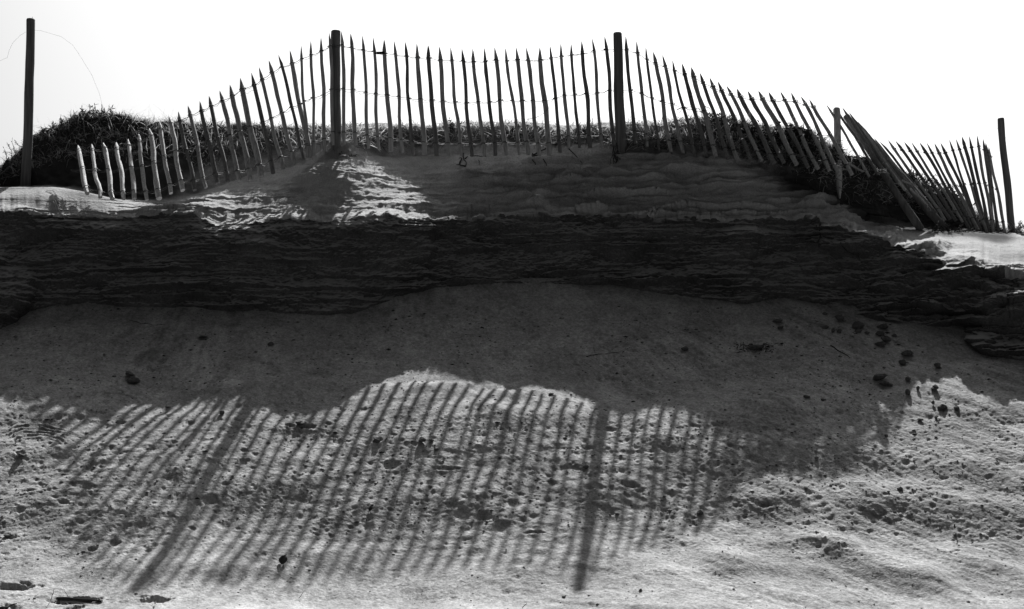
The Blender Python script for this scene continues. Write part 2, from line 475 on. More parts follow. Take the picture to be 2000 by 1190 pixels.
hn = 0.5 * fbm(X * 3, Z * 5, 121, 4)
HUM_SHADE = (1 - sstep(330, 430, PX + 60 * hn)) * sstep(4.75, 5.0, sid) + sstep(1440, 1560, PX + 60 * hn) * sstep(4.25, 4.75, sid + .3 * hn) * (1 - sstep(1960, 2000, PX))  # left bank and right hollow: shade painted into the colour
HUM_SHADE = np.clip(HUM_SHADE + 0.75 * sstep(5.15, 5.5, sid + 0.25 * hn) * (1 - sstep(5.7, 5.95, sid) * sstep(640, 720, PX) * (1 - sstep(1260, 1330, PX))) * (1 - sstep(6.2, 6.6, sid)), 0, 1) * 0.95
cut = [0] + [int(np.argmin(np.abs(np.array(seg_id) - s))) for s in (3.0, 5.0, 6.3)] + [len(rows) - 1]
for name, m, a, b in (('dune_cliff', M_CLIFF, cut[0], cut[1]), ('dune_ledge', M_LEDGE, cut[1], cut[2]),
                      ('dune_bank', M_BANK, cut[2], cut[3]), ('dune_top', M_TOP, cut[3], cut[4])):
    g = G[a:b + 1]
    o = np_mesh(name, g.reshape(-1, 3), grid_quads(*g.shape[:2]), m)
    o['kind'] = 'structure'
    if name in ('dune_ledge', 'dune_bank'):
        at = o.data.attributes.new('humus_shade', 'FLOAT', 'POINT')
        at.data.foreach_set('value', HUM_SHADE[a:b + 1].astype(np.float32).ravel())

# slope of loose sand below the cliff
NR = 440
tv = np.linspace(0, 1, NR)[:, None]
y_top = C2y(cols)[None, :] - 14
TY = y_top + (1245 - y_top) * tv                     # pixel height of every vertex
TPX = cols[None, :] * np.ones((NR, 1))
T = P(TPX, TY, talus_d(TY))
tx, ty, tz = T[..., 0], T[..., 1], T[..., 2]
h = fbm(tx * 0.55, ty * 0.8, 201, 3) * 0.05 * sstep(620, 760, TY) + fbm(tx * 2.2, ty * 2.6, 205, 3) * 0.012
# run-out streaks, slanting to the right on the upper slope
sl = cv([(0, -0.15), (700, 0.0), (900, 0.55), (1300, 0.75), (2000, 0.9)])(TPX)
qx = tx - sl * (14.2 - ty) + .10 * fbm(tx * 1.7, ty * 1.7, 209, 3)
h += perlin(qx * 7, ty * 0.8, 211) * 0.006 * (1 - sstep(760, 980, TY)) + perlin(qx * 18, ty * 1.6, 213) * 0.003
# trampled, lumpy zone
zone = sstep(800, 880, TY) * (1 - sstep(1030, 1090, TY)) * (1 - sstep(1250, 1480, TPX)) * (0.6 + 0.4 * sstep(-0.2, 0.3, perlin(tx * 0.8, ty * 1.4, 221)))
h += zone * (fbm(tx * 4.6, ty * 8, 223, 3) * 0.0065)
h += (np.abs(fbm(tx * 20, ty * 26, 227, 3, .6)) - .3) * 0.0034
h += fbm(tx * 8, ty * 13, 229, 3, .6) * 0.0030 * sstep(700, 820, TY) * (1 - .6 * sstep(1090, 1140, TY)) * (0.4 + 0.6 * (1 - sstep(1060, 1120, TY)))
# soft drifts at the lower right
def ridge(x0, y0, x1, y1, w, a):
    L = math.hypot(x1 - x0, y1 - y0)
    ux, uy = (x1 - x0) / L, (y1 - y0) / L
    s = (TPX - x0) * ux + (TY - y0) * uy
    e = -(TPX - x0) * uy + (TY - y0) * ux + 10 * perlin(s / 130, s * 0, 231)
    return a * np.exp(-(e / w) ** 2) * sstep(-60, 60, s) * (1 - sstep(L - 60, L + 60, s))
h += ridge(1580, 1040, 1860, 1140, 26, .05) + ridge(1830, 1080, 2040, 1140, 24, .045) + ridge(1380, 1100, 1520, 1170, 30, .03)
h += ridge(1480, 1062, 1660, 1060, 18, .03) + ridge(1330, 1050, 1450, 1110, 26, .03) + ridge(1700, 960, 2050, 1010, 30, .03)
# little slip scar with a sharp upper edge
e = np.hypot((TPX - 1582) / 34, (TY - 1066) / 14)
h -= 0.025 * np.clip(1 - e, 0, 1) ** 0.5 * sstep(1050, 1060, TY)
# rings swept into the sand by a wind-blown stem
er = np.hypot((TPX - 72) / 1.4, (TY - 893)) + 1.5 * perlin(TPX / 30, TY / 30, 241)
h += 0.0055 * (1 - sstep(44, 66, np.abs(TPX - 72))) * sstep(-.6, .2, perlin(TPX / 26, TY / 9, 243)) * np.sin(er * 2 * math.pi / 6.6) * sstep(34, 40, er) * (1 - sstep(66, 74, er)) * (1 - sstep(868, 882, TY))
er = np.hypot((TPX - 225) / 2.2, (TY - 790))
h += 0.006 * np.sin(er * 2 * math.pi / 6) * sstep(18, 22, er) * (1 - sstep(28, 32, er)) * (1 - sstep(770, 784, TY))

drow = (1245 - y_top) / (NR - 1)
c0 = int(np.searchsorted(cols, -69.9))
def dent(px, py, rx, ry, dep, rim=0.25, sharp=2.0):
    ci = c0 + (px + 70) / 1.9
    j = int(round(ci))
    if j < 2 or j > NC - 3:
        return
    ri = (py - y_top[0, j]) / drow[0, j]
    wc, wr = int(rx / 1.9 * 2.2) + 2, int(ry / drow[0, j] * 2.2) + 2
    a0, a1 = max(0, int(ri) - wr), min(NR, int(ri) + wr + 1)
    b0, b1 = max(0, j - wc), min(NC, j + wc + 1)
    if a0 >= a1 or b0 >= b1:
        return
    qq = ((TPX[a0:a1, b0:b1] - px) / rx) ** 2 + ((TY[a0:a1, b0:b1] - py) / ry) ** 2
    if sharp > 2.2 and rx > 5:
        qq = qq * np.exp(0.75 * fbm(TPX[a0:a1, b0:b1] / (rx * .55), TY[a0:a1, b0:b1] / (ry * .7), int(px) % 97, 3))
    if sharp > 2.2 and dep > .015:
        low = np.clip((TY[a0:a1, b0:b1] - py) / ry * .5 + .5, 0, 1)
        h[a0:a1, b0:b1] += -dep * np.exp(-qq ** sharp) * (1 - 0.85 * low) + rim * dep * np.exp(-(np.sqrt(qq) - 1.5) ** 2 / 0.2) * low
    else:
        h[a0:a1, b0:b1] += -dep * np.exp(-qq ** (sharp / 2)) + rim * dep * np.exp(-(np.sqrt(qq) - 1.5) ** 2 / 0.18)
NP = 15000
pxs = rng.uniform(-60, 2060, NP)
pys = rng.uniform(600, 1240, NP)
dn = perlin(pxs / 170, pys / 110, 251)
keep = rng.uniform(0, 1, NP) < np.clip(0.26 + 0.5 * dn + 0.5 * sstep(720, 800, pys) * (1 - sstep(930, 1060, pys)) - 0.25 * sstep(1090, 1140, pys), 0.06, 1)
for x, y in zip(pxs[keep], pys[keep]):
    if y < C2y(x) + 6:
        continue
    s = min(3.0, 0.62 + rng.exponential(0.34))
    up = 1.0 if y < 1090 else 0.7
    if rng.uniform() < 0.78:
        dent(x, y, 3.0 * s, 1.6 * s * rng.uniform(.8, 1.3), 0.0045 * s * up * (1.7 if y < 740 else 1), 0.12, 3.0)
    else:
        dent(x, y, 3.2 * s, 2.0 * s, -0.004 * s * up, 0)
for _ in range(60):                                 # bigger trampled dents
    x, y = rng.uniform(-20, 1420), rng.uniform(830, 1050)
    s = rng.uniform(.6, 1.5)
    dent(x, y, 10 * s, 5 * s, 0.007 * s, .25)
for i in range(9):                                   # a line of old prints
    dent(1585 + 9 * i + rng.uniform(-5, 5), 965 + 11 * i, 11, 6, .009, .3)
for x, y in ((905, 1000), (925, 1022), (915, 1050), (935, 1075), (960, 975), (945, 1010), (980, 1025), (1060, 1085), (1100, 1060), (1120, 1090), (1020, 1100), (1000, 985)):
    dent(x, y, 15, 8, .011, .3)
for x, y, rx, ry, dp in ((18, 1149, 46, 10, .06), (150, 1173, 52, 4.5, .05), (302, 1177, 30, 6, .06), (145, 1187, 18, 4, .04), (20, 1187, 26, 4, .03),
                         (40, 888, 15, 8, .05), (20, 1045, 22, 8, .05), (395, 660, 17, 6, .04), (530, 673, 9, 5, .03), (600, 828, 30, 7, .04),
                         (565, 828, 18, 6, .04), (740, 863, 13, 6, .03), (870, 915, 44, 6, .03), (1040, 1038, 34, 5, .03), (1150, 875, 22, 6, .03),
                         (1235, 948, 28, 5, .03), (255, 740, 20, 12, .03), (180, 1070, 16, 7, .04), (60, 960, 20, 7, .03), (125, 985, 18, 7, .03),
                         (1600, 1069, 11, 4, .03), (1285, 680, 26, 3, .02), (1235, 688, 18, 3, .02), (330, 638, 60, 3, .014), (1495, 985, 18, 7, .03), (235, 820, 18, 6, .03)):
    k_ = 1.0 if y > 1100 else .55
    dent(x, y, rx * k_, ry * k_, dp * .8, .15, 2.5)
h *= sstep(0, 0.02, tv) * (1 - sstep(0.985, 1, tv)) * 1.0
T[..., 2] += h
T[..., 1] -= h * 0.35
slope = np_mesh('sand_slope', T.reshape(-1, 3), grid_quads(NR, NC), M_SAND)
slope['kind'] = 'structure'
tone = 1 + 0.32 * fbm(qx * 5, ty * 0.8, 261, 4, .7) * sstep(-.2, .4, fbm(tx * .8, ty * .8, 267, 2)) + .17 * fbm(tx * 7, ty * 8, 269, 3, .7) + .22 * fbm(tx * 28, ty * 34, 271, 2, .8) + 0.0 * (qx)  + 0.13 * fbm(tx * 1.3, ty * 1.6, 263, 4, .6) + 0.16 * perlin(tx * 22, ty * 26, 265)
at = slope.data.attributes.new('tone', 'FLOAT', 'POINT')
at.data.foreach_set('value', np.clip(tone, .55, 1.4).astype(np.float32).ravel())

# unseen flat beach towards and behind the camera, darkened to cut bounce light
by = [9.1, 8.5, 7.5, 6, 4, 1, -4, -12, -30, -90]
bx = [-300, -90, -30, -12, -6, -3, 0, 3, 6, 12, 30, 90, 300]
edge_z = float(T[-1, NC // 2, 2])
bv = np.array([[(x, y, edge_z - 0.012 + (0.012 * (y - 9.1) if y > -12 else -0.25)) for x in bx] for y in by])
beach = np_mesh('beach', bv.reshape(-1, 3), grid_quads(len(by), len(bx))[:, ::-1], M_BEACH)
beach['kind'] = 'structure'

# coarse copies for finding where a pixel's line of sight lands
def bvh_of(g, s=3):
    g = g[::s, ::s]
    return BVHTree.FromPolygons([tuple(v) for v in g.reshape(-1, 3)], [tuple(int(i) for i in q) for q in grid_quads(*g.shape[:2])])
BV = [bvh_of(G), bvh_of(T)]
EYEV = Vector((0, 0, EYE))
def hit(px, py):
    dr = (V3(px, py, 10) - EYEV).normalized()
    best = None
    for b in BV:
        r = b.ray_cast(EYEV, dr)
        if r[0] is not None and (best is None or r[3] < best[3]):
            best = r
    return best
def surf(px, py, default=15.0):
    r = hit(px, py)
    return r[0].y if r else default
def drop(p):
    """ground under / over a point"""
    best = None
    for b in BV:
        r = b.ray_cast(Vector((p[0], p[1], 12)), Vector((0, 0, -1)))
        if r[0] is not None and (best is None or r[0].z > best.z):
            best = r[0]
    return best

# ------------------------------------------------------------------ fences
def path_pts(a, b, n, bend, r):
    a, b = Vector(a), Vector(b)
    ax = (b - a)
    s = ax.cross(Vector((0, 1, 0))).normalized()
    out = []
    ph1, ph2 = r.uniform(0, 6.28), r.uniform(0, 6.28)
    k1, k2 = r.uniform(1.0, 1.8), r.uniform(2.5, 4.5)
    for i in range(n + 1):
        t = i / n
        env = math.sin(math.pi * min(1, t * 1.02)) ** 0.6 if 0 < t < 1 else 0
        out.append(a + ax * t + s * bend * env * (math.sin(k1 * math.pi * t + ph1) + 0.45 * math.sin(k2 * math.pi * t + ph2)))
    return out

def picket(parent, base, tip, w, m, r, bend=0.012, cutbase=True):
    """one cleft, pointed, crooked stake of its own"""
    pts = path_pts(base, tip, 9, bend, r)
    L = (Vector(tip) - Vector(base)).length
    tl = min(0.115 / L, 0.2) * r.uniform(.8, 1.15)
    a, b = pts[:-1], Vector(tip)
    ax = (Vector(tip) - Vector(base))
    pts = [p for i, p in enumerate(pts) if i / 9 < 1 - tl - 0.03]
    sh = Vector(base) + ax * (1 - tl) + (pts[-1] - (Vector(base) + ax * ((len(pts) - 1) / 9))) * 0.6
    pts += [sh, Vector(base) + ax * (1 - tl * 0.35), Vector(tip)]
    rad = []
    for i in range(len(pts)):
        t = i / (len(pts) - 1)
        rad.append(w * (1.08 - 0.16 * t) * r.uniform(.9, 1.1))
    rad[0] *= r.uniform(.8, 1.0)
    rad[-3] = w * r.uniform(.85, 1.0)
    rad[-2] = w * 0.42
    rad[-1] = w * 0.07
    vf = tube(pts, rad, 7, True, 0.13, r.uniform(0, 6), 0.75, r)
    o = mesh_obj('picket', vf[0], vf[1], m, parent, False, loc=tuple(base))
    me = o.data
    me.polygons.foreach_set('use_smooth', [len(p.vertices) == 4 and i % 3 > 0 for i, p in enumerate(me.polygons)])
    return pts

def wire_along(mb, pts, rad=0.0022, wob=0.006, sub=5, sag=0.008, r=rnd):
    out = []
    for i in range(len(pts) - 1):
        a, b = Vector(pts[i]), Vector(pts[i + 1])
        for k in range(sub):
            t = k / sub
            p = a.lerp(b, t)
            p.z -= sag * math.sin(math.pi * t)
            if 0 < k:
                p += Vector((r.uniform(-1, 1), r.uniform(-1, 1), r.uniform(-1, 1))) * wob * 0.5
            out.append(p)
    out.append(Vector(pts[-1]))
    mb.add(tube(out, [rad] * len(out), 5))

def ring(mb, c, axis, rr, rad=0.0042, r=rnd):
    axis = Vector(axis).normalized()
    a = axis.cross(Vector((0, 1, 0))).normalized()
    b = axis.cross(a)
    n = 9
    pts = [Vector(c) + (a * math.cos(2 * math.pi * k / n) + b * math.sin(2 * math.pi * k / n) * 0.85) * rr + axis * r.uniform(-.004, .004) for k in range(n + 1)]
    mb.add(tube(pts, [rad] * len(pts), 4))

def post(name, parent, top, base, w_top, w_base, m, r, sink=0.3, bend=0.008, chamfer=True, rot=False):
    top, base = Vector(top), Vector(base)
    ax = (base - top).normalized()
    full = base + ax * sink
    n = 14
    pts = path_pts(top, full, n, bend, r)
    rad = [w_top + (w_base - w_top) * i / n for i in range(n + 1)]
    rad = [q * r.uniform(.965, 1.035) for q in rad]
    if rot:                                          # rotten, tapering foot
        rad[-1] *= .25; rad[-2] *= .6; rad[-3] *= .85
    if chamfer:
        pts = [top, top + ax * 0.012] + pts[1:]
        rad = [w_top * 0.88, w_top * 1.0] + rad[1:]
    vf = tube(pts, rad, 14, True, 0.035, 0, 1, r)
    if parent is None:
        return mesh_obj(name, vf[0], vf[1], m, None, True, loc=tuple(base))
    return mesh_obj(name, vf[0], vf[1], m, parent, True, loc=tuple(base))

r1 = random.Random(5)
PK = [(152, 284, 171, 378), (179, 281, 196, 386), (202, 279, 220, 389), (227, 278, 242, 389), (250, 272, 262, 389), (271, 262, 287, 391), (292, 251, 311, 388),
      (311, 236, 334, 378), (330, 226, 357, 372), (348, 218, 380, 372), (367, 206, 402, 367), (390, 198, 424, 359), (408, 187, 445, 356),
      (429, 177, 468, 354), (449, 165, 489, 352), (469, 152, 510, 345), (491, 142, 534, 339), (506, 131, 554, 330), (525, 118, 576, 321),
      (544, 107, 594, 311), (566, 98, 606, 308), (588, 88, 600, 308), (607, 80, 613, 304), (627, 73, 634, 297), (643, 64, 651, 284),
      (667, 61, 672, 284), (685, 65, 695, 284), (708, 70, 720, 290), (729, 73, 740, 291), (750, 77, 763, 296), (770, 80, 787, 298),
      (792, 82, 807, 302), (814, 85, 829, 302), (836, 88, 852, 305), (858, 91, 876, 305), (880, 92, 901, 305), (902, 94, 922, 306),
      (923, 95, 946, 305), (946, 94, 968, 304), (966, 92, 989, 303), (987, 94, 1014, 303), (1008, 92, 1032, 302), (1028, 93, 1054, 304),
      (1054, 93, 1073, 304), (1074, 88, 1094, 298), (1095, 85, 1111, 290), (1115, 83, 1132, 289), (1136, 80, 1153, 289), (1157, 75, 1176, 287),
      (1181, 70, 1199, 285), (1222, 70, 1242, 281), (1243, 80, 1264, 287), (1261, 91, 1288, 295), (1276, 101, 1311, 298), (1294, 107, 1335, 300),
      (1313, 117, 1358, 306), (1332, 124, 1381, 307), (1350, 131, 1398, 306), (1367, 142, 1422, 311), (1386, 151, 1441, 314), (1402, 159, 1468, 317),
      (1419, 167, 1488, 314), (1439, 173, 1512, 319), (1460, 177, 1531, 318), (1481, 177, 1556, 322), (1501, 179, 1579, 327), (1524, 178, 1598, 330),
      (1545, 181, 1620, 333), (1564, 187, 1639, 341), (1580, 193, 1664, 341)]
wide = {0: 1.25, 2: 1.2, 4: 1.15, 6: 1.25, 14: 1.2, 15: 1.35, 18: 1.15, 20: 1.25, 33: 1.3, 34: 1.15, 21: .8, 22: .8, 25: .8, 27: .8, 35: .8, 44: .75, 46: .7, 50: .8, 52: .75, 53: .9, 55: .8, 59: 1.2, 60: 1.25}
fence_d = cv([(150, 14.38), (240, 14.45), (350, 14.75), (450, 14.98), (560, 15.16), (650, 15.25), (1210, 15.26), (1330, 15.18), (1420, 14.95), (1500, 14.74), (1640, 14.7), (1720, 14.7)], 20)
db = np.array([min(float(fence_d(p[2])), surf(p[2], p[3]) - 0.035) for p in PK])
lean = []
for p, d in zip(PK, db):
    b = V3(p[2], p[3], d)
    lo, hi = d, d + 1.15
    for _ in range(30):
        mid = (lo + hi) / 2
        if (V3(p[0], p[1], mid) - b).length < 1.16:
            lo = mid
        else:
            hi = mid
    lean.append(lo - d)
lean = sm(np.array(lean), 7)
fence = empty('paling_fence', tuple(V3(900, 303, 15.18)))
tag(fence, 'long wired fence of pointed pickets along the dune crest between round posts', 'fence')
# posts
post('post', fence, V3(656, 60, 15.31), V3(655, 317, 15.29), .049, .058, M_POST, r1, .1, .006)
post('post', fence, V3(1206, 64, 15.31), V3(1215, 328, 15.29), .045, .062, M_POST, r1, .15, .006)
pb = post('post', fence, V3(1634, 212, 15.4), V3(1640, 384, 15.12), .037, .037, M_POSTP, r1, .02, .006, rot=True)
pb['label'] = 'pale post with rotten pointed foot hanging clear of the sand'
anchor = {0.12: [], 0.5: [], 0.885: []}
for i, p in enumerate(PK):
    b = V3(p[2], p[3], db[i])
    t = V3(p[0], p[1], db[i] + lean[i])
    w = 0.0218 * wide.get(i, 1.0) * r1.uniform(.84, 1.12)
    m = M_PALE if i < 9 else (M_WOOD2 if i in (44, 46, 50, 52, 36) or r1.random() < 0.25 else M_WOOD)
    picket(fence, b, t, w, m, r1, 0.011 if i > 2 else 0.016)
    for f in anchor:
        anchor[f].append((t.lerp(b, f + r1.uniform(-.006, .006)), (t - b), w))
for f, an in anchor.items():
    mb = MB()
    pts = [a[0] + Vector((0, -0.75 * a[2] - 0.004 if k % 2 else 0.75 * a[2], 0)) for k, a in enumerate(an)]
    ext = []
    if f < 0.8:
        e0 = pts[0] + Vector((-0.14, 0.06, 0.0))
        pts = [e0] + pts
    wire_along(mb, pts, 0.0031, .006)
    pts2 = [q + Vector((r1.uniform(-.01, .01), 0.012, r1.uniform(-.012, .006))) for q in pts]
    wire_along(mb, pts2, 0.0022, .010, 5, 0.02)
    for a in an:
        ring(mb, a[0], a[1], a[2] * 1.1 + 0.001)
    mesh_obj('wire', mb.v, mb.f, M_WIRE, fence)
# stray wire loops on the fence
mb = MB()
def px_wire(pts, rad=0.0018, wob=0.003):
    w1 = MB()
    wire_along(w1, [V3(*p) for p in pts], rad, wob, 4, 0)
    mesh_obj('loose_wire', w1.v, w1.f, M_WIRE, fence)
px_wire([(1029, 115, 15.3), (1045, 120, 15.3), (1062, 118, 15.28), (1085, 112, 15.27), (1130, 106, 15.27)])
px_wire([(908, 120, 15.35), (925, 133, 15.3), (940, 142, 15.3), (935, 150, 15.3)], .0014)
px_wire([(469, 188, 15.3), (478, 181, 15.28), (484, 183, 15.26), (490, 178, 15.25), (498, 176, 15.25)])
px_wire([(1590, 206, 15.3), (1600, 218, 15.3), (1615, 221, 15.28), (1630, 219, 15.28)])
px_wire([(318, 310, 14.95), (340, 325, 14.9), (362, 338, 14.85)])
px_wire([(352, 288, 14.95), (366, 292, 14.93), (376, 299, 14.9), (384, 290, 14.9)], .0022, .008)
# dark tag tied on the top wire
a, b = V3(731, 104, 15.22), V3(751, 103.5, 15.22)
vf = tube([a, a.lerp(b, .12), a.lerp(b, .3), a.lerp(b, .95), b], [.004, .007, .0155, .0155, .012], 8, True, .08, 0, .5, r1)
tg = mesh_obj('tag', vf[0], vf[1], M_TAG, fence, loc=tuple(a))
tg['label'] = 'small dark tag tied on the top wire'

# collapsed bundle of pickets lying over the broken posts
r2 = random.Random(9)
heap = empty('collapsed_fence', tuple(V3(1720, 440, 15.1)))
tag(heap, 'collapsed bundle of pickets and two toppled posts slumped beside the pale broken post', 'broken fence')
HP = [(1614, 204, 1698, 345, 15.39, 15.17, 1.0), (1630, 208, 1715, 341, 15.41, 15.19, 1.1), (1645, 210, 1738, 350, 15.45, 15.17, 1.15), (1658, 219, 1754, 357, 15.51, 15.19, 1.1),
      (1668, 231, 1768, 372, 15.57, 15.22, 1.2), (1676, 238, 1780, 386, 15.61, 15.27, 1.1), (1686, 250, 1800, 392, 15.69, 15.33, 1.0), (1699, 265, 1812, 402, 15.74, 15.37, 1.0),
      (1707, 270, 1821, 408, 15.79, 15.42, 1.1), (1718, 276, 1830, 416, 15.84, 15.49, .9), (1690, 262, 1795, 380, 15.79, 15.42, .9), (1700, 285, 1806, 400, 15.69, 15.37, .8)]
for k, (x0, y0, x1, y1, dt, dbb, w) in enumerate(HP):
    picket(heap, V3(x1, y1, dbb), V3(x0, y0, dt), .0138 * w, M_WOOD if k in (0, 4) else M_WOOD2, r2, .010)
post('post', heap, V3(1652, 226, 15.6), V3(1797, 446, 15.18), .036, .042, M_POST, r2, .02, .008)
post('post', heap, V3(1712, 296, 15.85), V3(1846, 446, 15.65), .034, .044, M_POST, r2, .05, .01)
mb = MB()
def pts_wire(pts, rad=.0022, wob=.006, sub=5):
    w1 = MB()
    wire_along(w1, [V3(*p) for p in pts], rad, wob, sub, 0.004)
    mesh_obj('wire', w1.v, w1.f, M_WIRE, heap)
pts_wire([(1628, 271, 15.18), (1645, 275, 15.13), (1668, 275, 15.08), (1682, 276, 15.10), (1695, 284, 15.18)])
pts_wire([(1636, 316, 15.08), (1660, 318, 15.08), (1686, 334, 15.03), (1715, 332, 15.00), (1730, 330, 15.03)])
pts_wire([(1722, 322, 15.08), (1729, 316, 15.08), (1733, 312, 15.06), (1731, 321, 15.05), (1726, 318, 15.04)])
pts_wire([(1812, 404, 15.20), (1818, 408, 15.18), (1822, 405, 15.18), (1819, 412, 15.18), (1813, 410, 15.18)])
for k in range(3):
    pts_wire([(1713, 329 + k * 3, 15.00), (1722, 331 + k * 3, 14.98), (1732, 330 + k * 3, 15.04)], .002)
for k, (x0, y0, x1, y1, dd, w) in enumerate(((1655, 318, 1687, 335, 15.06, .010), (1762, 352, 1793, 365, 15.13, .011), (1778, 368, 1806, 396, 15.18, .010), (1788, 372, 1812, 402, 15.20, .008))):
    vf = tube(path_pts(V3(x0, y0, dd), V3(x1, y1, dd - .06), 5, .006, r2), [w, w * 1.1, w, w * 1.05, w, w * .8], 7, True, .15, 0, .6, r2)
    mesh_obj('broken_lath', vf[0], vf[1], M_WOOD, heap, False, loc=tuple(V3(x0, y0, dd)))

# leaning fence at the right
r3 = random.Random(21)
RF = [(1734, 273, 1846, 426), (1749, 275, 1856, 424), (1766, 277, 1867, 427), (1780, 278, 1880, 430), (1796, 278, 1893, 442), (1810, 279, 1900, 444),
      (1825, 280, 1910, 446), (1837, 279, 1916, 447), (1854, 273, 1914, 446), (1867, 271, 1928, 450), (1879, 267, 1926, 449), (1893, 266, 1932, 450),
      (1908, 264, 1940, 451), (1920, 271, 1942, 453), (1925, 279, 1951, 454), (1931, 287, 1963, 452)]
rfence = empty('paling_fence', tuple(V3(1890, 448, 16.0)))
tag(rfence, 'short leaning fence of wired pickets on the bright sand beside the right end post', 'fence')
anchor = {0.12: [], 0.5: [], 0.87: []}
for i, p in enumerate(RF):
    d = 15.95 + 0.012 * i
    b = V3(p[2], p[3] + 4, d)
    lo, hi = d, d + 1.0
    for _ in range(30):
        mid = (lo + hi) / 2
        lo, hi = (mid, hi) if (V3(p[0], p[1], mid) - b).length < 1.27 else (lo, mid)
    t = V3(p[0], p[1], lo)
    w = .0178 * r3.uniform(.88, 1.12)
    picket(rfence, b, t, w, M_WOOD if i % 3 == 0 else M_WOOD2, r3, .009)
    for f in anchor:
        anchor[f].append((t.lerp(b, f), t - b, w))
for f, an in anchor.items():
    mb = MB()
    wire_along(mb, [a[0] + Vector((0, -a[2] if k % 2 else a[2], 0)) for k, a in enumerate(an)], .0019, .006)
    for a in an:
        ring(mb, a[0], a[1], a[2] * 1.1)
    mesh_obj('wire', mb.v, mb.f, M_WIRE, rfence)

def loose(par, pts, rad):
    w1 = MB()
    wire_along(w1, pts, rad, .003, 4, 0)
    mesh_obj('wire', w1.v, w1.f, M_WIRE, par, loc=tuple(par.location))
# lone posts with their loose wire ends
r4 = random.Random(31)
lp = post('wooden_post', None, V3(60, 37, 15.42), V3(50, 362, 15.4), .044, .052, M_POST, r4, .45, .008)
tag(lp, 'tall lone wooden post at the left with loose wire curling from its top', 'post')
loose(lp, [V3(*p) for p in [(66, 59, 15.42), (80, 60, 15.42), (100, 66, 15.42), (120, 72, 15.42), (142, 88, 15.42), (160, 115, 15.42), (180, 148, 15.42), (193, 180, 15.42), (200, 206, 15.42), (202, 215, 15.42)]], .0009)
loose(lp, [V3(*p) for p in [(52, 62, 15.42), (40, 69, 15.37), (25, 84, 15.32), (18, 98, 15.27), (14, 113, 15.22), (0, 119, 15.17), (-60, 130, 14.97)]], .0009)
nl = tube([V3(63, 39, 15.42), V3(63.4, 33, 15.42)], [.003, .002], 6)
mesh_obj('nail', nl[0], nl[1], M_WIRE, lp, loc=tuple(lp.location))
rp_ = post('wooden_post', None, V3(1954.5, 231, 16.45), V3(1975, 450, 16.4), .037, .042, M_POST, r4, .4, .01)
tag(rp_, 'round wooden end post leaning left behind the short fence at the right', 'post')
loose(rp_, [V3(*p) for p in [(1949, 250, 16.44), (1936, 260, 16.42), (1922, 273, 16.4)]], .0012)
loose(rp_, [V3(*p) for p in [(1963, 268, 16.44), (1980, 286, 16.4), (2000, 306, 16.35), (2060, 350, 16.3)]], .0012)

# ------------------------------------------------------------------ vegetation
def blades(n, place, length, width, up, m, name, curve=0.6, seed=1, seg=4):
    g = np.random.default_rng(seed)
    base, nor = place(n, g)
    n = len(base)
    L = g.uniform(length[0], length[1], n)
    Wd = g.uniform(width[0], width[1], n)
    d = g.normal(0, 1, (n, 3))
    d = d + nor * up[0] + np.array([0, 0, up[1]])
    d /= np.linalg.norm(d, axis=1, keepdims=True)
    bend = g.normal(0, 1, (n, 3)) * 0.7 + np.array([0, -0.25, -0.9])
    side = np.cross(d, g.normal(0, 1, (n, 3)))
    side /= np.linalg.norm(side, axis=1, keepdims=True) + 1e-9
    vs = []
    for k in range(seg + 1):
        t = k / seg
        c = base + d * (L * t)[:, None] + bend * (curve * L * t * t)[:, None] * 0.5
        w = (Wd * (1 - t ** 1.6) + 0.0004)[:, None]
        vs += [c - side * w, c + side * w]
    vs = np.stack(vs, 1)                              # n, 2(seg+1), 3
    k = 2 * (seg + 1)
    q = np.array([[2 * i, 2 * i + 1, 2 * i + 3, 2 * i + 2] for i in range(seg)])
    quads = (np.arange(n)[:, None, None] * k + q[None]).reshape(-1, 4)
    return np_mesh(name, vs.reshape(-1, 3), quads, m, True)

def on_strip(s0, s1, dens):
    ra = np.where((np.array(seg_id) >= s0) & (np.array(seg_id) <= s1))[0]
    ca = np.where((cols > -200) & (cols < 2200))[0]
    NB = normals(G)
    if NB[100, NC // 2, 1] > 0:
        NB = -NB
    def f(n, g):
        r = g.choice(ra, n)
        c = g.choice(ca, n)
        p = dens(cols[c], np.array(seg_id)[r], G[r, c])
        k = g.uniform(0, 1, n) < p
        return G[r[k], c[k]], NB[r[k], c[k]]
    return f

clump = lambda x, z, s: sstep(-0.35, 0.45, fbm(x * 2.2, z * 5, s, 3))
covx = cv([(-200, 1), (60, 1), (300, 1), (420, .9), (640, .8), (1000, .8), (1250, .8), (1330, 1), (1640, 1), (1700, .5), (1760, .5), (1930, .8), (1960, .3), (2000, .7)])
def d_top(px, s, p):
    edge = cv([(0, 5.2), (100, 5.25), (300, 5.42), (420, 5.3), (640, 5.25), (1250, 5.3), (1340, 5.12), (1640, 5.05), (1700, 5.2), (2000, 5.3)])(px)
    bare = cv([(640, 0), (700, 1), (850, 1), (900, .3), (1060, .3), (1090, 1), (1260, 1), (1330, 0)])(px)
    return (1 - .12 * bare * sstep(5.85, 6.1, s)) * covx(px) * sstep(0, .22, s - edge) * (0.25 + 0.75 * clump(p[:, 0], p[:, 2] + p[:, 1], 301))
def d_low(px, s, p):
    edge = cv([(0, 5.12), (300, 5.3), (420, 5.2), (1250, 5.2), (1340, 5.05), (2000, 5.1)])(px)
    return covx(px) * sstep(0, .3, s - edge) * clump(p[:, 0], p[:, 2], 305) * 0.7
g1 = blades(26000, on_strip(5.0, 6.6, d_top), (.04, .16), (.0018, .0045), (.8, .7), M_DRY, 'dune_grass', .9, 1)
g2 = blades(22000, on_strip(5.0, 6.6, d_top), (.03, .10), (.002, .006), (.9, .5), M_GREEN, 'creeping_plants', .7, 2)
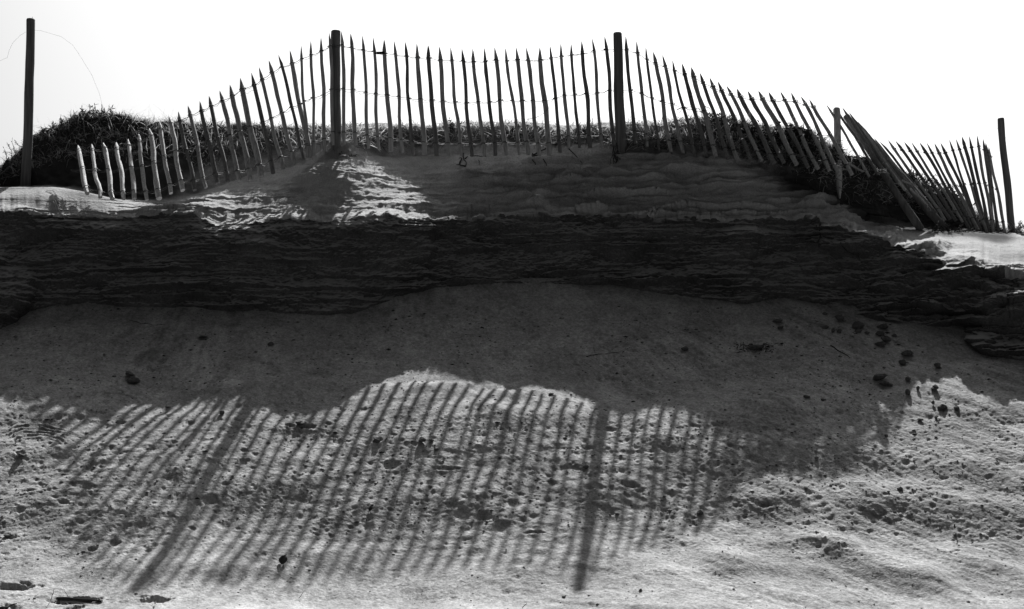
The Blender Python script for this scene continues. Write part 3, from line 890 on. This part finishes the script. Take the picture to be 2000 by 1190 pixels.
g3 = blades(16000, on_strip(5.0, 6.2, d_low), (.04, .12), (.0015, .003), (.7, -.2), M_DARK, 'dead_thatch', 1.0, 3)
g4 = blades(1100, on_strip(5.6, 6.6, lambda px, s, p: covx(px) * 0.5), (.12, .30), (.0008, .0016), (.5, 1.5), M_DRY, 'grass_stalks', .6, 4)
for o in (g1, g2, g3, g4):
    o['kind'] = 'stuff'

def stem_path(a, b, n, wob, r):
    a, b = Vector(a), Vector(b)
    pts = [a.lerp(b, i / n) for i in range(n + 1)]
    for p in pts[1:-1]:
        p += Vector((r.uniform(-1, 1), r.uniform(-1, 1), r.uniform(-1, 1))) * wob
    return pts

def leaf(mb, p, d, L, w, r):
    d = Vector(d).normalized()
    s = d.cross(Vector((r.uniform(-1, 1), r.uniform(-1, 1), r.uniform(-1, 1)))).normalized()
    nrm = d.cross(s)
    c = [p, p + d * L * .35 + s * w + nrm * w * .3, p + d * L * .75 + s * w * .7, p + d * L, p + d * L * .75 - s * w * .7, p + d * L * .35 - s * w + nrm * w * .3, p + d * L * .5]
    mb.add((c, [(0, 1, 6), (1, 2, 6), (2, 3, 6), (3, 4, 6), (4, 5, 6), (5, 0, 6)]))

def shrub(name, label, cat, spots, nst, h, leafL, leafW, nl, seed, m=M_GREEN, lean=(0, -.2, 1), spread=.5, group=None):
    """plant with woody stems and many leaves; spots are pixels with their distance"""
    r = random.Random(seed)
    root = V3(*spots[0])
    e = empty(name, tuple(root))
    st, lf = MB(), MB()
    for k in range(nst):
        b = V3(*spots[k % len(spots)]) + Vector((r.uniform(-.08, .08), r.uniform(-.03, .08), r.uniform(-.03, .02)))
        d = (Vector(lean) + Vector((r.gauss(0, spread), r.gauss(0, spread), r.gauss(0, spread * .6)))).normalized()
        L = h * r.uniform(.6, 1.1)
        pts = stem_path(b, b + d * L, 5, L * .05, r)
        st.add(tube(pts, [.004, .0035, .003, .0025, .002, .001], 5))
        for q in range(nl):
            t = r.uniform(.2, 1)
            i = min(4, int(t * 5))
            p = pts[i].lerp(pts[i + 1], t * 5 - i)
            ld = d * .7 + Vector((r.gauss(0, .7), r.gauss(0, .7), r.gauss(0, .7)))
            leaf(lf, p, ld, leafL * r.uniform(.6, 1.2), leafW * r.uniform(.7, 1.2), r)
    for part in (mesh_obj('stem', st.v, st.f, M_ROOT, e), mesh_obj('foliage', lf.v, lf.f, m, e, False)):
        part['kind'] = 'stuff'
    return tag(e, label, cat, group)

SD = lambda x, y, off=0.0: (x, y, surf(x, y, 15.4) + off)
shrub('leafy_shrub', 'spiky leafy shrub topping the grassy mound behind the left pickets', 'shrub',
      [SD(x, y) for x, y in ((150, 240), (165, 235), (185, 232), (200, 232), (215, 236), (232, 240), (130, 250), (110, 258))], 34, .13, .05, .007, 14, 51, lean=(0, -.1, 1), spread=.4)
shrub('dark_shrub', 'dense dark low shrub on the crest in the middle between the two tall fence posts', 'shrub',
      [SD(x, y) for x, y in ((985, 262), (1000, 258), (1012, 255), (1025, 262), (1045, 258), (1060, 256), (1000, 275))], 26, .09, .035, .006, 12, 52, M_DARK, lean=(0, -.3, .8), spread=.6)
shrub('hole_shade_tuft', 'dark tuft standing for the shaded hole at the foot of the first tall fence post', 'tuft',  # added dark tuft paints the shade of a hole by the post
      [(x, y, 15.24) for x, y in ((640, 308), (650, 314), (662, 314), (668, 306), (645, 318), (660, 320))], 34, .07, .03, .004, 8, 62, M_DARK, lean=(0, -.4, .1), spread=.8)
shrub('dark_shrub', 'small upright dark sprig behind the fence left of the middle shrub', 'plant', [SD(881, 262), SD(884, 268)], 6, .15, .03, .006, 10, 53, M_DARK, lean=(0, 0, 1), spread=.18)
shrub('hanging_shrub', 'black bushy clump caught on the sloping pickets right of the second tall post', 'shrub',
      [(1392, 225, 15.3), (1402, 232, 15.3), (1412, 238, 15.28), (1408, 228, 15.28), (1416, 246, 15.25)], 30, .07, .04, .005, 16, 54, M_DARK, lean=(0, -.2, .2), spread=.9)
shrub('leafy_shrub', 'dark leafy bush with curling stems behind the pickets just left of the black clump', 'shrub',
      [SD(x, y, -.02) for x, y in ((1330, 262), (1345, 255), (1360, 252), (1375, 250), (1340, 270), (1310, 268))], 26, .10, .03, .009, 9, 55, M_GREEN, lean=(.1, -.1, .8), spread=.6)
shrub('dark_shrub', 'thick dark bush overhanging the hollow left of the pale broken post', 'shrub',
      [SD(x, y, -.02) for x, y in ((1450, 255), (1480, 258), (1510, 262), (1540, 270), (1570, 280), (1595, 300), (1615, 315), (1580, 300), (1545, 290), (1500, 280))], 70, .12, .04, .007, 14, 56, M_DARK, lean=(.1, -.1, .5), spread=.7)
shrub('leafy_shrub', 'bright leafed creeping plant behind the pickets just left of the second tall post', 'plant',
      [SD(x, y, -.01) for x, y in ((1110, 262), (1128, 258), (1145, 262), (1160, 268), (1180, 272))], 18, .09, .035, .008, 8, 57, M_GREEN, lean=(0, -.2, .8), spread=.6)
shrub('thorny_shrub', 'loose thorny scrub on the slope behind the short right fence', 'shrub',
      [SD(x, y, -.02) for x, y in ((1782, 345), (1800, 352), (1825, 362), (1848, 372), (1868, 385), (1890, 402), (1905, 418), (1922, 432))], 60, .10, .03, .005, 12, 58, M_DARK, lean=(.2, -.3, .7), spread=.7)
shrub('thorny_shrub', 'low tangled scrub at the foot of the collapsed pickets on bright sand', 'shrub',
      [(x, y, 15.2) for x, y in ((1822, 449), (1840, 451), (1858, 451), (1874, 452), (1888, 453), (1850, 450))], 40, .10, .03, .004, 10, 59, M_DARK, lean=(-.2, -.4, .5), spread=.8)
shrub('dune_plant', 'low plant on bright sand right of the leaning end post', 'plant', [SD(1985, 455), SD(1996, 450), SD(2005, 448), SD(1992, 460)], 22, .09, .03, .005, 10, 60, M_GREEN, lean=(0, 0, 1), spread=.6)
shrub('thorny_shrub', 'sparse thorny bush at the far left edge left of the lone post', 'shrub',
      [SD(x, y, -.01) for x, y in ((5, 340), (15, 325), (28, 312), (38, 302), (80, 275), (70, 285))], 28, .14, .03, .004, 7, 61, M_DARK, lean=(-.2, 0, .8), spread=.6)

def root_thing(name, label, cat, strands, m=M_ROOT, rad=.006, seed=1):
    r = random.Random(seed)
    mb = MB()
    for s in strands:
        pts = [V3(*p) for p in s]
        fine = []
        for i in range(len(pts) - 1):
            for k in range(3):
                q = pts[i].lerp(pts[i + 1], k / 3)
                if i or k:
                    q += Vector((r.uniform(-1, 1), r.uniform(-1, 1), r.uniform(-1, 1))) * .006
                fine.append(q)
        fine.append(pts[-1])
        n = len(fine)
        mb.add(tube(fine, [rad * (1.1 - .8 * i / n) for i in range(n)], 5, True, .2, 0, 1, r))
    o = mesh_obj(name, mb.v, mb.f, m, None, True, loc=tuple(V3(*strands[0][0])))
    return tag(o, label, cat)
def SP(*xy, off=-.02):
    return [SD(x, y, off) for x, y in xy]
root_thing('dangling_root', 'forked dark root hanging from the bank below the middle pickets', 'root',
           [SP((905, 300), (905, 308), (910, 318), (909, 326)), SP((909, 325), (900, 323), (891, 322)), SP((898, 320), (903, 309), (896, 309)), SP((908, 310), (914, 306))], rad=.008, seed=1)
root_thing('dangling_root', 'thin horizontal root on the bank right of the forked root', 'root', [SP((918, 304), (935, 305), (950, 306)), SP((935, 313), (936, 322))], rad=.005, seed=2)
root_thing('dangling_root', 'tangle of dark roots on the bank left of the second tall post', 'root',
           [SP((1040, 300), (1041, 312), (1046, 322)), SP((1041, 306), (1052, 304), (1062, 312), (1068, 324)), SP((1041, 303), (1058, 294), (1075, 285), (1090, 279))], rad=.008, seed=3)
root_thing('dangling_root', 'single slanting dark root on the bank just left of the second tall post', 'root', [SP((1110, 290), (1128, 308), (1136, 318))], rad=.006, seed=13)
rr_ = random.Random(44)
root_thing('dangling_root', 'dark matted root mass hanging down the foot of the second tall fence post', 'root',
           [[(1208 + dx, 288 + rr_.uniform(-10, 6), 15.26), (1207 + dx * 1.2 + rr_.uniform(-3, 3), 304, 15.24), (1208 + dx * 1.3 + rr_.uniform(-6, 6), 318, 15.22), (1208 + dx * 1.3 + rr_.uniform(-10, 10), rr_.uniform(322, 342), 15.22)] for dx in np.linspace(-9, 13, 17)], rad=.0042, seed=4)
root_thing('creeping_stem', 'bare arching stem through the pickets left of the black clump', 'stem',
           [[(1322, 215, 15.4), (1336, 210, 15.38), (1350, 209, 15.38), (1365, 212, 15.38), (1386, 216, 15.35)], [(1336, 210, 15.38), (1325, 222, 15.4)], [(1365, 212, 15.38), (1372, 224, 15.4)], [(1372, 206, 15.35), (1384, 212, 15.35), (1390, 220, 15.35)]], rad=.004, seed=5)
root_thing('creeping_stem', 'thin bare twig rising above the grass right of the middle shrub', 'stem',
           [[(1030, 233, 15.3), (1045, 231, 15.3), (1055, 226, 15.28), (1064, 219, 15.27), (1074, 210, 15.27)]], rad=.003, seed=6)
root_thing('cliff_root', 'dark twisted root dangling over the cliff lip at the right', 'root',
           [SP((1602, 437), (1601, 448), (1603, 462), (1598, 474)), SP((1601, 448), (1594, 440)), SP((1582, 473), (1598, 474), (1600, 482))], rad=.010, seed=7)
root_thing('cliff_root', 'thin dark root lower down the cliff right of the dangling root', 'root', [SP((1642, 474), (1648, 486), (1662, 494), (1675, 500)), SP((1676, 495), (1680, 508))], rad=.006, seed=8)
root_thing('cliff_root', 'bundle of pale roots trailing over the lit ledge lip at the left', 'root',
           [SP((108, 392), (112, 404), (118, 418), (128, 430), off=-.015), SP((112, 392), (118, 400), (117, 410), off=-.015), SP((104, 394), (108, 402), (112, 416), (121, 424), off=-.015)], M_PALEROOT, .005, seed=9)
root_thing('root_crack_strand', 'thin dark root lying on the shaded upper slope at the left', 'root', [SP((252, 625), (275, 632), (300, 635), (322, 634), off=-.002)], rad=.003, seed=10)
root_thing('root_crack_strand', 'long thin strand standing in for cracks on the shaded slope above the middle light patch', 'root', [SP((1145, 697), (1170, 692), (1200, 690), (1240, 688), (1275, 683), off=-.002)], rad=.003, seed=11)  # added dark strand stands in for subtle cracks in the sand

# ------------------------------------------------------------------ clods, twigs and litter on the slope
def clod(label, px, py, w, hgt, m=M_CLOD, seed=0, name='sand_clod', cat='clod', group='clods fallen on the slope', lift=.12):
    r = random.Random(seed)
    d = surf(px, py + hgt * .3, 12)
    s = d / F
    rx, rz = w * s * .52, hgt * s * .5
    c = V3(px, py, d) + Vector((0, 0, rz * lift))
    ph = [Vector((r.gauss(0, 1), r.gauss(0, 1), r.gauss(0, 1))).normalized() for _ in range(9)]
    cutd = [r.uniform(.38, .85) for _ in ph]
    vs, fs = [], []
    nu, nv = 9, 6
    for j in range(nv + 1):
        for i in range(nu):
            a, b = 2 * math.pi * i / nu, math.pi * j / nv
            v = Vector((math.sin(b) * math.cos(a), math.sin(b) * math.sin(a), math.cos(b)))
            k = 1.0
            for q, cc in zip(ph, cutd):
                dt = v.dot(q)
                if dt > 0:
                    k = min(k, cc / dt)
            k *= r.uniform(.78, 1.14)
            vs.append((c.x + v.x * rx * k, c.y + v.y * max(rx * .8, rz) * k, c.z + v.z * rz * k * 1.15))
    for j in range(nv):
        for i in range(nu):
            i2 = (i + 1) % nu
            fs.append((j * nu + i, (j + 1) * nu + i, (j + 1) * nu + i2, j * nu + i2))
    o = mesh_obj(name, vs, fs, m, None, False, loc=tuple(c))
    return tag(o, label, cat, group)

CL = [('large angular dark clod upper left of the clod cluster on the right slope', 1640, 623, 26, 17),
      ('large dark clod lower right neighbour of the largest angular clod', 1676, 636, 27, 18),
      ('flat dark clod alone left of the cluster on the right slope', 1521, 628, 24, 11),
      ('thin flat clod just below the lone flat clod', 1524, 640, 20, 6),
      ('small clod highest of the cluster under the cliff foot at right', 1612, 613, 12, 8),
      ('small clod left below the large angular clod', 1611, 639, 16, 7),
      ('rounded clod in a pair under the large angular clod, left one', 1627, 646, 12, 10),
      ('rounded clod in a pair under the large angular clod, right one', 1640, 648, 11, 8),
      ('flat slab clod right of the two large clods', 1724, 638, 30, 12),
      ('low clod just under the second large clod', 1675, 647, 20, 8),
      ('small clod between second large clod and crumbly heap', 1694, 651, 12, 9),
      ('broad clod at the top of the crumbly dark heap', 1722, 653, 24, 12),
      ('dark clod in the middle of the crumbly heap', 1728, 664, 26, 14),
      ('lowest clod of the crumbly dark heap', 1722, 674, 28, 10),
      ('small clod at the right end of the crumbly heap', 1748, 656, 14, 7),
      ('oval dark clod below the crumbly heap', 1772, 691, 28, 13),
      ('dark clod below the oval clod', 1763, 710, 20, 12),
      ('lone dark clod at the right on the shaded slope', 1831, 716, 18, 11),
      ('ragged dark clod with crumbs above the light edge at right', 1720, 738, 34, 15),
      ('wide crumbly clod just under the ragged clod', 1728, 750, 40, 10),
      ('small dark clod right of the ragged clod', 1774, 741, 16, 10),
      ('blocky upright clod throwing a long shadow on the lit sand at right', 1775, 768, 15, 15),
      ('small clod at the shade edge right of the blocky clod', 1793, 760, 9, 9),
      ('wide clod on lit sand with shadow, upper right of the blocky clod', 1826, 759, 20, 12),
      ('widest clod of the pair on lit sand below the others at right', 1841, 795, 22, 11),
      ('right clod of the pair on lit sand below the others', 1868, 797, 17, 9),
      ('small upright clod left of the pair on lit sand', 1822, 788, 8, 10),
      ('small clod in a row below the pair on lit sand, left', 1796, 820, 16, 6),
      ('small clod in a row below the pair on lit sand, right', 1828, 816, 11, 7),
      ('small clod lowest of the trio at the shade edge at right', 1731, 853, 9, 9),
      ('low clod on the shaded slope left of the lit sand at right', 1575, 775, 18, 9),
      ('small clod touching the left of the low shaded clod', 1608, 782, 11, 7),
      ('dark clod by the shadow edge of the shaded middle slope', 1338, 681, 17, 12),
      ('clod on lower right slope above the bare twig', 1757, 955, 16, 9),
      ('dark clod at the right end of the striped shadow', 1366, 1002, 18, 10),
      ('two-lump dark clod among the picket shadows left of middle', 823, 860, 20, 13),
      ('smaller lump beside the two-lump clod', 843, 861, 13, 8),
      ('upper clod of the dark pair on the shaded left slope', 254, 731, 22, 10),
      ('lower clod of the dark pair on the shaded left slope', 261, 744, 28, 14),
      ('flat clod on the upper left slope under the cliff', 395, 659, 26, 9),
      ('small clod on the upper left slope right of the flat clod', 530, 673, 14, 9),
      ('dark lump at the end of the swept rings at far left', 40, 889, 19, 8),
      ('low clod at the left edge of the lit slope', 16, 1045, 26, 11),
      ('dark clod at the upper end of the left post shadow', 433, 806, 12, 11),
      ('long dark crumb below the shade at the left middle', 588, 827, 34, 11),
      ('dark clod left of the two-lump clod in the picket shadows', 737, 862, 18, 9),
      ('dark clod near the top of the second post shadow', 1143, 912, 14, 10),
      ('clod on the lit strip just below the shade in the middle', 1075, 770, 14, 7),
      ('tiny dark clod on flat sand by the end of the second post shadow', 1100, 1166, 9, 5),
      ('tiny dark clod on the flat sand right of the second post shadow', 1251, 1153, 10, 5)]
for k, c in enumerate(CL):
    clod(c[0], c[1], c[2], c[3], c[4], seed=100 + k)

# grassy sod that slid down the slope
mb = MB()
rs = random.Random(77)
for k in range(70):
    x, y = rs.uniform(1438, 1510), rs.gauss(680, 5)
    p = Vector(hit(x, y)[0])
    d = Vector((rs.gauss(0, 1), rs.gauss(-.3, .6), rs.uniform(.05, .8))).normalized()
    L = rs.uniform(.02, .07)
    mb.add(tube([p, p + d * L * .6, p + d * L + Vector((0, 0, -.01))], [.003, .0025, .001], 4))
tag(mesh_obj('sod', mb.v, mb.f, M_ROOT, None, True, loc=tuple(V3(*SD(1475, 680)))), 'ragged dark tuft of sod with stubble on the shaded slope right of middle', 'sod')
clod('dark core of the ragged sod tuft on the shaded slope', 1478, 680, 40, 10, seed=70, name='sod_clump', cat='sod', group=None)

# litter
def twig(label, a, b, rad, off=.006, m=M_ROOT, seed=1, name='twig', up=0.0, wob=.01):
    r = random.Random(seed)
    pa, pb = V3(*SD(a[0], a[1], -off)), V3(*SD(b[0], b[1], -off))
    pa.z += off; pb.z += off
    if up:
        pb = V3(b[0], b[1], pa.y - .02)
    pts = stem_path(pa, pb, 5, wob, r)
    vf = tube(pts, [rad, rad * 1.1, rad, rad * .9, rad * .7, rad * .4], 6, True, .2, 0, 1, r)
    return tag(mesh_obj(name, vf[0], vf[1], m, None, True, loc=tuple(pa)), label, 'twig')
twig('long dark stick lying in the hollow at the bottom left', (112, 1172), (200, 1176), .014, seed=1, wob=.004)
twig('short dark stick slanting below the long stick at the bottom left', (128, 1181), (150, 1189), .008, seed=2)
twig('dark stick reaching in at the bottom left corner', (0, 1190), (33, 1181), .008, seed=3)
twig('thin upright stalk standing by the long stick', (101, 1172), (106, 1150), .0022, seed=4, up=1, wob=.003)
twig('thin stalk leaning left over the long stick', (134, 1172), (123, 1147), .0015, seed=5, up=1, wob=.003)
twig('bent thin stalk left of the long stick', (66, 1168), (76, 1160), .0015, seed=6, up=1, wob=.003)
twig('short pale stub standing in the hollow right of the long stick', (303, 1181), (305, 1174), .005, m=M_PALEROOT, seed=7, up=1, wob=.001)
twig('pale splinter at the left end of the long stick', (103, 1178), (112, 1173), .005, m=M_PALEROOT, seed=8)
twig('thin stalk on the flat sand left of middle at the bottom', (584, 1170), (593, 1155), .0018, seed=9, up=1, wob=.003)
twig('small standing twig with a crossbar on the lower right slope', (1865, 1033), (1864, 1024), .006, seed=10, up=1, wob=.002)
twig('thin dark straw on the flat sand at the bottom middle', (1020, 1190), (1029, 1178), .002, seed=11, up=1, wob=.003)
twig('thin straw on the shaded slope below the crumbly clod heap', (1622, 676), (1660, 700), .005, seed=12)
def dry_leaf(label, px, py, w, hgt, seed):
    r = random.Random(seed)
    d = surf(px, py + hgt / 2, 10) - .01
    s = d / F
    c = V3(px, py + hgt / 2, d)
    vs, fs = [], []
    nu, nv = 6, 7
    for j in range(nv + 1):
        t = j / nv
        wd = math.sin(math.pi * min(.98, t * .92 + .06)) ** .7
        for i in range(nu + 1):
            q = i / nu * 2 - 1
            vs.append((c.x + q * wd * w * s * .5 + .006 * t, c.y - .012 + q * q * .022 + .018 * t + r.uniform(-.002, .002), c.z + t * hgt * s * .92))
    for j in range(nv):
        for i in range(nu):
            fs.append((j * (nu + 1) + i, j * (nu + 1) + i + 1, (j + 1) * (nu + 1) + i + 1, (j + 1) * (nu + 1) + i))
    k = len(vs)
    st_ = tube([Vector((c.x + .012, c.y, c.z + hgt * s * .85)), Vector((c.x + .03, c.y, c.z + hgt * s * 1.05))], [.004, .003], 5)
    o = mesh_obj('dry_leaf', vs, fs, M_DARK, None, True, loc=tuple(c))
    stm = mesh_obj('stalk', st_[0], st_[1], M_ROOT, o, True, loc=tuple(c))
    return tag(o, label, 'leaf')
dry_leaf('dark curled leaf standing on the lit slope at the bottom left of middle', 551, 1093, 17, 18, 1)
dry_leaf('small dark curled leaf among the picket shadows at the lower middle', 722, 993, 8, 11, 2)

# loose crumbs nobody could count
mb_v, mb_f = [], []
rc = np.random.default_rng(15)
o8 = np.array([(1, 0, 0), (0, 1, 0), (-1, 0, 0), (0, -1, 0), (0, 0, 1), (0, 0, -1)], float)
f8 = [(0, 1, 4), (1, 2, 4), (2, 3, 4), (3, 0, 4), (1, 0, 5), (2, 1, 5), (3, 2, 5), (0, 3, 5)]
cnt = 0
for _ in range(8000):
    x, y = rc.uniform(-60, 2060), rc.uniform(600, 1235)
    w = 0.16 + 0.55 * float(sstep(0.05, .5, perlin(x / 120, y / 80, 401))) + 0.5 * math.exp(-((x - 1720) / 130) ** 2 - ((y - 700) / 70) ** 2)
    if rc.uniform() > w or y < C2y(x) + 8:
        continue
    j = int(round(c0 + (x + 70) / 1.9))
    i = int((y - y_top[0, j]) / drow[0, j])
    if not (0 <= i < NR):
        continue
    s = min(.02, .003 + rc.exponential(.0028)) * (1 if y < 1080 else .7)
    v = o8 * rc.uniform(.6, 1.2, (6, 3)) * np.array([s * 1.3, s, s * .8]) + T[i, j] + np.array([0, 0, s * .25])
    mb_f += [tuple(k + cnt for k in q) for q in f8]
    mb_v.append(v)
    cnt += 6
dv, df, cnt2 = [], [], 0
for _ in range(5200):
    x, y = rc.uniform(-60, 2060), 600 + 420 * rc.uniform(0, 1) ** 1.3
    if y < C2y(x) + 6 or rc.uniform() > .3 + .7 * float(sstep(-.1, .5, perlin(x / 90, y / 60, 411))):
        continue
    j = int(round(c0 + (x + 70) / 1.9))
    i = int((y - y_top[0, j]) / drow[0, j])
    if not (0 <= i < NR):
        continue
    s = min(.016, .0032 + rc.exponential(.0022))
    v = o8 * rc.uniform(.6, 1.2, (6, 3)) * np.array([s * 1.7, s, s * .7]) + T[i, j] + np.array([0, 0, s * .1])
    df += [tuple(k + cnt2 for k in q) for q in f8]
    dv.append(v)
    cnt2 += 6
bits = np_mesh('pit_shade_bits', np.concatenate(dv), np.array(df), M_DARK, True)  # dark bits, partly painting the shade of tiny pits
bits['kind'] = 'stuff'
crumbs = np_mesh('sand_crumbs', np.concatenate(mb_v), np.array(mb_f), M_CRUMB, True)
crumbs['kind'] = 'stuff'
